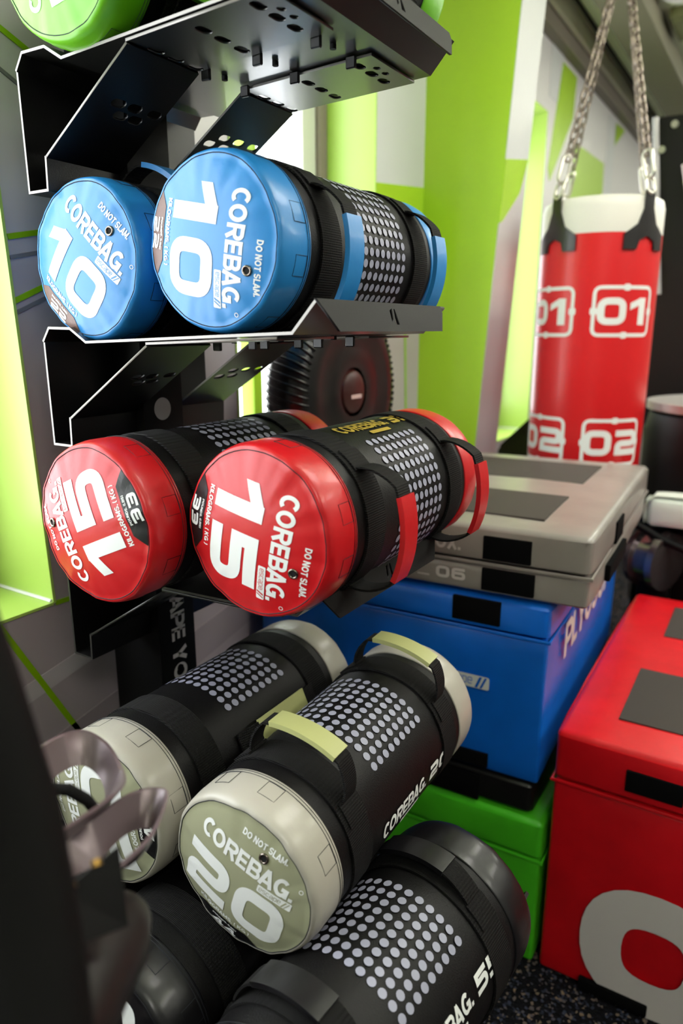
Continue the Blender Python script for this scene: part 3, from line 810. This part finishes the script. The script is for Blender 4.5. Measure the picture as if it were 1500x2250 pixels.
def foam(name, c, **k): return mat(name, c, .36, spec=.5, bump=.35, bscale=28, var=.10, vscale=9, coat=.1, **k)
M_red_box = foam('red_box_vinyl', '#dc0c1a'); M_blue_box = foam('blue_box_vinyl', '#0a6fe0'); M_grey_box = foam('grey_box_vinyl', '#938c86')
M_green_box = foam('green_box_vinyl', '#4cc423'); M_blk_box = foam('black_box_vinyl', '#0f0e0e')
M_grip = webbing('grip_mesh', '#4a4440', 500)
M_piping = mat('dark_piping', '#2a2624', .5)

def plyo(label, loc, rotz, W, D, H, m, seam=None, bev=.014, puff=.006, name='plyo_box', top=True):
    """origin at the near right corner on the floor side: x into the room, y towards the wall; local box x 0..D, y 0..W"""
    t = empty(name, label, 'plyo box', loc, (0, 0, rotz), 'foam plyo boxes beside the rack')
    if seam:
        rounded_slab('body', 0, D, 0, W, 0, seam-.002, m, t, bev*.6, puff, False)
        rounded_slab('lid', -.002, D+.002, -.002, W+.002, seam+.002, H, m, t, bev, puff, top)
        pts = [(-.004, -.004, seam), (D+.004, -.004, seam), (D+.004, W+.004, seam), (-.004, W+.004, seam)]
        tube('seam_piping', pts, .004, m, t, seg=6, closed=True)
    else:
        rounded_slab('body', 0, D, 0, W, 0, H, m, t, bev, puff, top)
    return t
# red box
SH_RED = plyo('tall red foam plyo box with large pale digits', (1.362, -.43, FLOOR), R_(.6), .745, .93, .600, M_red_box, seam=.485)
def front(t, y0, z0, lift=.010):   # reading right = -y
    return lambda u, v: (-lift, y0-u, z0+v)
box('velcro_pad', -.013, -.004, .50, .605, .515, .56, M_velcro, SH_RED, bevel=.002)
box('velcro_pad', -.013, -.004, .10, .22, .515, .56, M_velcro, SH_RED, bevel=.002)
box('pull_strap', -.020, -.006, .515, .655, .005, .032, M_velcro, SH_RED, bevel=.004)
def grips(t, rows, z, parent_m=M_grip):
    for (xa, xb, ya, yb) in rows:
        box('grip_patch', xa, xb, ya, yb, z-.004, z+.0075, parent_m, t, bevel=.0015)
grips(SH_RED, [(.10, .37, .17, .645), (.60, .84, .17, .625)], .600)
big0 = stroke([(.145,.145),(.145,.855),(.855,.855),(.855,.145)], .29, .44, True)
big6 = stroke([(.90,.855),(.145,.855),(.145,.145),(.855,.145),(.855,.56),(.2,.56)], .27, [0,.4,.4,.3,.3,0])
mapped('box_digits', merge([xf(big0, .29, .30, -.31, -.15), xf(big6, .29, .30, .02, -.15)]), front(SH_RED, .352, .150, .0115), mat('pale_pink_white_print', '#e4dcdc', .5), SH_RED, .03)
# box stack by the rack: green below, black base, blue, grey slab on top
gb = plyo('green foam plyo box on the carpet at the bottom of the stack', (1.352, .330, FLOOR), R_(1.0), .72, .90, .365, M_green_box, seam=.27, top=False)
bb = plyo('black foam slab between the green and blue boxes', (1.362, .358, FLOOR+.372), R_(1.5), .70, .88, .070, M_blk_box, puff=.003, top=False)
box('velcro_flap', -.010, -.001, .12, .25, .000, .062, M_velcro, bb, bevel=.002)
bl = plyo('blue foam plyo box with dark seam under the grey slab', (1.366, .352, FLOOR+.446), R_(2.5), .72, .90, .408, M_blue_box, seam=.335, top=False)
box('velcro_pad', -.013, -.003, .10, .205, .352, .405, M_velcro, bl, bevel=.002)
box('velcro_pad', -.012, -.003, .11, .235, .012, .045, M_velcro, bl, bevel=.002)
lg = mapped('maker_logo', shift(rrect(.12, .030, .005), 0, 0), front(bl, .175, .215, .0105), M_white, bl, .05)
mapped('maker_lettering', shift(text2d('escape', .016, .0, width=.072), -.014, -.001), front(bl, .175, .215, .0115), M_blue_box, lg, .05)
mapped('maker_slash', merge([shift(poly([(-.008,-.013),(-.002,-.013),(.008,.013),(.002,.013)]), .036, 0), shift(poly([(-.008,-.013),(-.003,-.013),(.008,.013),(.003,.013)]), .047, 0)]), front(bl, .175, .215, .0115), M_blue_box, lg, .05)
mapped('side_lettering', text2d('PLYOSOFT', .085, .02, width=.62), lambda u, v: (.43+u, -.0105, .292+v), M_white, bl, .04)
gs = plyo('worn grey foam plyo slab with dark grip patches lying on the blue box', (1.375, .283, FLOOR+.862), R_(3.0), .74, .90, .146, M_grey_box, seam=.066, bev=.016)
grips(gs, [(.085, .33, .115, .70), (.50, .78, .115, .70)], .146)
box('velcro_pad', -.012, -.003, .115, .215, .078, .128, M_velcro, gs, bevel=.002)
box('velcro_pad', -.012, -.003, .105, .215, .010, .058, M_velcro, gs, bevel=.002)
box('velcro_pad', .24, .34, -.012, -.003, .075, .125, M_velcro, gs, bevel=.002)
box('pull_strap', .16, .40, -.016, -.004, .012, .05, M_velcro, gs, bevel=.004)
M_pale = mat('pale_box_print', '#c9c3be', .5)
mapped('box_lettering', text2d('PLYOBOX.', .030, .02, width=.17), front(gs, .348, .104, .0115), M_pale, gs, .03)
mapped('box_digits', number('06', .026, 1.2, .15), front(gs, .283, .036, .0115), M_pale, gs, .03)
mapped('box_digits', merge([shift(rrect(.028, .004, .001), 0, -.012), shift(rrect(.028, .004, .001), -.07, -.014)]), front(gs, .345, .036, .0115), M_pale, gs, .03)

# ================================================================== TYRE standing on the grey slab
def tyre():
    zt = FLOOR+.862+.146+.010; Rw = .235
    t = empty('rubber_tyre', 'glossy black ribbed rubber tyre with brown hub standing on the grey slab', 'tyre', (1.52, .965, zt))
    m = mat('glossy_black_rubber', '#0c0a0a', .28, spec=.6)
    prof = [(-.055, .06), (-.058, .10), (-.050, .13), (-.060, .16), (-.056, .19)]
    for k in range(10):
        a = -PI/2 + PI*k/9; prof.append((.055*math.sin(a), .195+.04*math.cos(a)))
    prof += [(.056, .19), (.058, .10), (.055, .06)]
    o = lathe_x('tread_ring', [(x, r) for x, r in prof], m, t, 80, smooth=True)
    o.rotation_euler = (0, 0, PI/2); o.location = (0, 0, Rw)
    # ribs
    bm = bmesh.new()
    for k in range(80):
        a = 2*PI*k/80
        pts = []
        for j in range(7):
            b = -PI/2*.9 + PI*.9*j/6; r = .1945+.04*math.cos(b); aa = a + .03*(j-3)
            pts.append((r*math.sin(aa), .058*math.sin(b), r*math.cos(aa)+Rw))
        tube('', pts, .0034, None, seg=5, bm=bm)
    obj_bm('tread_ribs', bm, m, t, smooth=True)
    hub = lathe_x('hub', [(-.062, 0), (-.062, .035), (-.056, .05), (-.04, .06), (.04, .06)], mat('brown_hub', '#3a1512', .35), t, 40, smooth=True, angle=35)
    hub.rotation_euler = (0, 0, PI/2); hub.location = (0, 0, Rw)
    mapped('hub_label', rrect(.05, .010, .002), lambda u, v: (u, -.063, Rw-.01+v), mat('pale_pink_print', '#c9a9a6', .5), t, .05)
    return t
tyre()

# ================================================================== PUNCH BAG
def punch_bag():
    cx, cy, Rb = 2.56, .592, .187; zb = -.52; zt = .40
    t = empty('punch_bag', 'red hanging punch bag with white numbers and black straps on chains', 'punch bag', (cx, cy, zb))
    Hb = zt-zb
    mr = mat('red_punch_vinyl', '#e0191f', .38, spec=.5, bump=.15, bscale=30, coat=.15); mw = mat('white_punch_vinyl', '#e6e2da', .45)
    def lz(name, prof, m, parent):
        bm = bmesh.new(); rows = []
        for z, r in prof: rows.append([bm.verts.new((r*math.cos(2*PI*k/72), r*math.sin(2*PI*k/72), z)) for k in range(72)])
        for a, b in zip(rows, rows[1:]):
            for k in range(72): bm.faces.new((a[k], a[(k+1) % 72], b[(k+1) % 72], b[k]))
        bmesh.ops.remove_doubles(bm, verts=bm.verts, dist=1e-6)
        return obj_bm(name, bm, m, parent, smooth=True)
    zr = Hb-.105
    body = lz('body', [(0, 0), (0, Rb*.6), (.004, Rb*.96), (.02, Rb), (zr*.5, Rb*1.003), (zr, Rb)], mr, t)
    lz('top_cover', [(zr-.004, Rb*1.002), (Hb-.03, Rb*1.0), (Hb-.008, Rb*.97), (Hb, Rb*.9), (Hb, 0)], mw, t)
    va = math.atan2(-cy, -cx)                           # side facing the room corner where one stands
    def cy_map(a0, z0, lift=.0012): return lambda u, v: ((Rb+lift)*math.cos(a0+u/Rb), (Rb+lift)*math.sin(a0+u/Rb), z0+v)
    for row, (z0, s) in enumerate(((.345+.0, '01'), (.075, '02'))):
        z0 = {'01': .578, '02': .165}[s]
        for k in range(4):
            a0 = va + R_(29) - k*R_(80)
            fr = stroke([(-.098, -.072), (-.098, .072), (.098, .072), (.098, -.072)], .011, .022, True)
            ticks = merge([shift(rrect(.022, .020, .006), 0, .072), shift(rrect(.022, .020, .006), 0, -.072), shift(rrect(.022, .022, .006), .098, 0), shift(rrect(.022, .022, .006), -.098, 0)])
            mapped('number_frame', merge([fr, ticks]), cy_map(a0, z0), M_white, body, .02)
            mapped('bag_number', number(s, .082, 1.1, .16), cy_map(a0, z0), M_white, body, .02)
    ms = mat('black_strap_vinyl', '#191516', .35, coat=.2)
    for k in range(4):
        a0 = va + R_(-46) + k*PI/2
        # shaped strap: narrow at top, splitting into two feet
        pts = [(-.014, .115), (-.014, .065), (-.028, .020), (-.062, -.010), (-.062, -.055), (-.028, -.055), (-.022, -.028), (0, -.016), (.022, -.028), (.028, -.055), (.062, -.055), (.062, -.010), (.028, .020), (.014, .065), (.014, .115)]
        sh = ([(u*1.25, v) for u, v in pts], [tuple(range(len(pts)))])
        def sm(u, v, l):
            r = Rb+l; zz = Hb-.105+v
            return (r*math.cos(a0+u/Rb), r*math.sin(a0+u/Rb), zz)
        o = mapped('strap', sh, lambda u, v: sm(u, v, .004), ms, t, .02)
        so = o.modifiers.new('solid', 'SOLIDIFY'); so.thickness = .006; so.offset = 0
        # ring and chain
        p0 = Vector(sm(0, .118, .002)); top = Vector((0.0, 0, 1.14-zb))
        bm = bmesh.new()
        # large snap link
        def link(bm, c, d, up, ln, wd, r):
            s = d.cross(up).normalized(); pts = []
            for j in range(14):
                a = 2*PI*j/14; pts.append(c + d*(ln/2-wd/2)*(1 if math.cos(a) > 0 else -1) + d*wd/2*math.cos(a) + s*wd/2*math.sin(a))
            tube('', pts, r, None, seg=6, closed=True, bm=bm)
        d = (top-p0).normalized(); up = Vector((math.cos(a0), math.sin(a0), 0))
        link(bm, p0+d*.012, d, up, .05, .032, .005); link(bm, p0+d*.075, d, d.cross(up), .085, .034, .0055)
        obj_bm('snap_link', bm, mat('zinc_plated', '#d6d2c8', .3, metal=.9), t, smooth=True)
        bm = bmesh.new(); s = .118; i = 0; Lc = (top-p0).length
        while s < Lc:
            link(bm, p0+d*s, d, up if i % 2 else d.cross(up).normalized(), .040, .021, .0035); s += .030; i += 1
        obj_bm('chain', bm, mat('steel_chain', '#8f8278', .38, metal=.85), t, smooth=True)
    tube('ceiling_hook', [(0, 0, 1.12-zb), (0, 0, CEIL-zb-.001)], .012, mat('steel_chain', '#8f8278'), t)
    return t
punch_bag()

# black wedge cushion beyond the stack, below the third window
wd = empty('wedge_cushion', 'black wedge shaped cushion between the punch bag and the wall', 'cushion', (2.95, .86, FLOOR))
bm = bmesh.new()
P = [(-.14, -.16), (.14, -.16), (.14, .16), (-.14, .16)]
lo = [bm.verts.new((x, y, 0)) for x, y in P]; hi = [bm.verts.new((x, y, 1.23 if y < 0 else .90)) for x, y in P]
bm.faces.new(lo[::-1]); bm.faces.new(hi)
for k in range(4): bm.faces.new((lo[k], lo[(k+1) % 4], hi[(k+1) % 4], hi[k]))
bmesh.ops.bevel(bm, geom=list(bm.edges), offset=.03, segments=4, affect='EDGES')
obj_bm('cushion_body', bm, mat('black_upholstery', '#0a0808'), wd, smooth=True, angle=50)
tube('seam_piping', [(-.142, -.12, 1.185), (-.142, .12, .94)], .004, M_black_plastic, wd, seg=6)

# ================================================================== RIGHT BACKGROUND: black frame, pad, machine
fr = empty('steel_upright', 'black steel upright with bolts and pale edge behind the punch bag', 'upright', (3.42, .47, FLOOR))
UB = mat('satin_black_steel', '#0d0b0b', .45, spec=.3)
bm = bmesh.new(); zt_ = .845-FLOOR
for (ya, yb, lean) in ((-.13, .075, .066),):
    zk = 1.18
    P = [(0, ya-.066, 0), (.1, ya-.066, 0), (.1, yb-.066, 0), (0, yb-.066, 0)]
    lo = [bm.verts.new(p) for p in P]; hi = [bm.verts.new((x, y+.066+.066, zt_)) for x, y, z in P]
    bm.faces.new(lo[::-1]); bm.faces.new(hi)
    for k in range(4): bm.faces.new((lo[k], lo[(k+1) % 4], hi[(k+1) % 4], hi[k]))
obj_bm('post', bm, UB, fr)
tube('edge_strip', [(-.004, .062, 1.55), (-.004, .142, zt_)], .012, mat('pale_edge', '#b9b7ba', .4), fr, seg=6)
for y, z in ((.065, 2.21), (.105, 2.12), (-.0, 2.10)):
    tube('bolt', [(.001, y, z), (-.012, y, z)], .014, mat('zinc_plated', '#d6d2c8', .3, metal=.9), fr, seg=12)
tube('brace_rod', [(-.03, .01, 2.05), (-.03, -.06, 1.75), (-.03, -.075, 1.52)], .012, mat('satin_rod', '#9b8f88', .3, metal=.8), fr)
tube('peg', [(0, .0, 1.99), (-.05, -.03, 1.98), (-.05, -.10, 2.0)], .014, M_lime_line, fr)

pad = empty('padded_drum', 'big black upholstered drum with pale metal rim behind the boxes', 'drum', (2.98, .135, FLOOR))
def lz2(name, prof, m, parent, seg=64):
    bm = bmesh.new(); rows = []
    for z, r in prof: rows.append([bm.verts.new((r*math.cos(2*PI*k/seg), r*math.sin(2*PI*k/seg), z)) for k in range(seg)])
    for a, b in zip(rows, rows[1:]):
        for k in range(seg): bm.faces.new((a[k], a[(k+1) % seg], b[(k+1) % seg], b[k]))
    bmesh.ops.remove_doubles(bm, verts=bm.verts, dist=1e-6)
    return obj_bm(name, bm, m, parent, smooth=True, angle=40)
lz2('drum_body', [(.35, 0), (.35, .30), (.37, .325), (1.04, .325), (1.105, .31), (1.11, .29)], mat('black_upholstery', '#0a0808', .6, spec=.2, bump=.2, bscale=40), pad)
lz2('metal_rim', [(1.11, .29), (1.12, .325), (1.148, .325), (1.152, .30), (1.152, 0)], mat('pale_metal_rim', '#c5bfbb', .35, metal=.5), pad)
lz2('drum_base', [(0, 0), (0, .24), (.35, .24), (.35, 0)], M_black_plastic, pad)
# small chrome and white machine in the gap beside the red box
mc_ = empty('exercise_bike', 'dark exercise machine with white guard and chrome wheel in the gap beside the boxes', 'exercise machine', (2.44, .25, FLOOR))
o = lathe_x('chrome_wheel', [(-.05, .0), (-.055, .05), (-.05, .095), (-.03, .10), (-.03, .085), (.03, .085), (.03, .10), (.05, .095), (.055, 0)], mat('dark_chrome', '#8d8486', .22, metal=.9), mc_, 48, angle=30)
o.rotation_euler = (0, 0, R_(65)); o.location = (-.01, .055, .675)
o = rounded_slab('white_guard', -.05, .05, -.07, .09, .79, .885, mat('white_guard', '#dfe4dc', .4), mc_, .03, .012)
tube('frame_bar', [(-.065, .12, .80), (-.06, .03, .755), (-.05, -.18, .68)], .013, M_black_plastic, mc_)
box('frame_leg', -.02, .05, 0, .10, 0, .60, M_black_plastic, mc_, bevel=.01)
box('frame_body', .055, .11, -.20, .13, .45, .83, M_black_plastic, mc_, bevel=.02)

# ================================================================== FOREGROUND MACHINE (bottom left)
f_ = 1564.0; pi_ = R_(14.3); ya_ = R_(31.9)
Fv = Vector((math.cos(ya_)*math.cos(pi_), math.sin(ya_)*math.cos(pi_), -math.sin(pi_))); Rv = Vector((math.sin(ya_), -math.cos(ya_), 0)); Uv = Rv.cross(Fv)
def at(u, v, d):
    r = Fv + Rv*(u-750)/f_ - Uv*(v-1125)/f_
    return r.normalized()*d
MO = at(60, 2250, .62); MO = Vector((MO.x, MO.y, FLOOR))
mach = empty('cable_machine', 'dark machine column with two bent metal hoops and cable in front of the bag pile', 'exercise machine', MO)
M_hoop = mat('bronze_black_metal', '#65575a', .36, metal=.3, bump=.05, bscale=500)
def closed_smooth(pts, n=6):
    out = []; N = len(pts)
    for i in range(N):
        p0, p1, p2, p3 = pts[i-1], pts[i], pts[(i+1) % N], pts[(i+2) % N]
        for k in range(n):
            t = k/n
            out.append(.5*((2*p1) + (p2-p0)*t + (2*p0-5*p1+4*p2-p3)*t*t + (3*p1-p0-3*p2+p3)*t**3))
    return out
def hoop(px, width, th=.005):
    P = closed_smooth([at(*p) - MO for p in px]); n = len(P); c = sum(P, Vector())/n
    bm = bmesh.new(); rows = []
    for i in range(n):
        d = (P[(i+1) % n]-P[i-1]).normalized(); out = d.cross(Vector((0, 0, 1))).normalized()
        out = P[i]-c; out.z = 0; out.normalize()
        a = P[i]; b = P[i]-Vector((0, 0, width*.72))-out*width*.62
        rows.append([bm.verts.new(a+out*th/2), bm.verts.new(a-out*th/2), bm.verts.new(b-out*th/2), bm.verts.new(b+out*th/2)])
    for i in range(n):
        A, B = rows[i], rows[(i+1) % n]
        for k in range(4): bm.faces.new((A[k], A[(k+1) % 4], B[(k+1) % 4], B[k]))
    return obj_bm('hoop', bm, M_hoop, mach, smooth=True, angle=50)
hoop([(60,1668,.80),(115,1625,.83),(180,1606,.85),(232,1632,.84),(262,1680,.81),(270,1722,.76),(225,1765,.71),(150,1815,.67),(80,1862,.64),(20,1850,.66),(20,1740,.74)], .036)
hoop([(110,1868,.70),(200,1800,.73),(285,1745,.76),(345,1733,.77),(366,1750,.75),(335,1830,.70),(262,1905,.66),(190,1965,.62),(110,1990,.61),(60,1950,.64)], .036)
# column
ca, cb_ = at(55, 1560, .50)-MO, at(60, 2320, .52)-MO
bm = bmesh.new()
colpts = [at(-330, 800, .50), at(-180, 1200, .50), at(-75, 1500, .50), at(10, 1800, .51), at(53, 2100, .52), at(68, 2400, .53)]
tube('', [p - MO for p in colpts], [.030, .030, .030, .032, .034, .036], None, seg=20, bm=bm)
column = obj_bm('column', bm, mat('black_column', '#050404', .7, spec=.15), mach, smooth=True, angle=60)
pl = [at(135, 1960, .57), at(262, 1858, .60), at(282, 2035, .60), at(165, 2080, .57)]
n_ = (pl[1]-pl[0]).cross(pl[3]-pl[0]).normalized()*.006
bm = bmesh.new(); A = [bm.verts.new(p - MO) for p in pl]; B = [bm.verts.new(p - MO + n_) for p in pl]
bm.faces.new(A); bm.faces.new(B[::-1])
for i in range(4): bm.faces.new((A[i], B[i], B[(i+1) % 4], A[(i+1) % 4]))
obj_bm('side_plate', bm, M_black_plastic, mach)
M_brass = mat('brass', '#b08a48', .3, metal=1.0)
for u, v, d in ((213, 1902, .565), (158, 1953, .555)):
    p = at(u, v, d)-MO; q = at(u-3, v-14, d)-MO
    tube('screw', [p, q], .0035, M_brass, mach, seg=8)
tube('arm', [at(295, 1985, .71)-MO, at(280, 2010, .70)-MO, at(235, 2060, .68)-MO, at(178, 2140, .65)-MO, at(120, 2235, .62)-MO, at(60, 2350, .60)-MO], [.008, .022, .036, .040, .042, .042], mat('dark_bronze', '#1d1817', .45, spec=.3), mach, seg=20)
tube('cable', [at(60, 1745, .74)-MO, at(105, 1733, .74)-MO, at(150, 1735, .74)-MO, at(190, 1757, .76)-MO, at(235, 1810, .80)-MO], .0055, webbing('braided_cable', '#0d0c0d', 1500), mach, seg=10)
tube('stem', [at(30, 2330, .60)-MO, Vector((at(30, 2330, .60).x-MO.x, at(30, 2330, .60).y-MO.y, 0.0))], .035, mat('black_column', '#060505'), mach, seg=16)
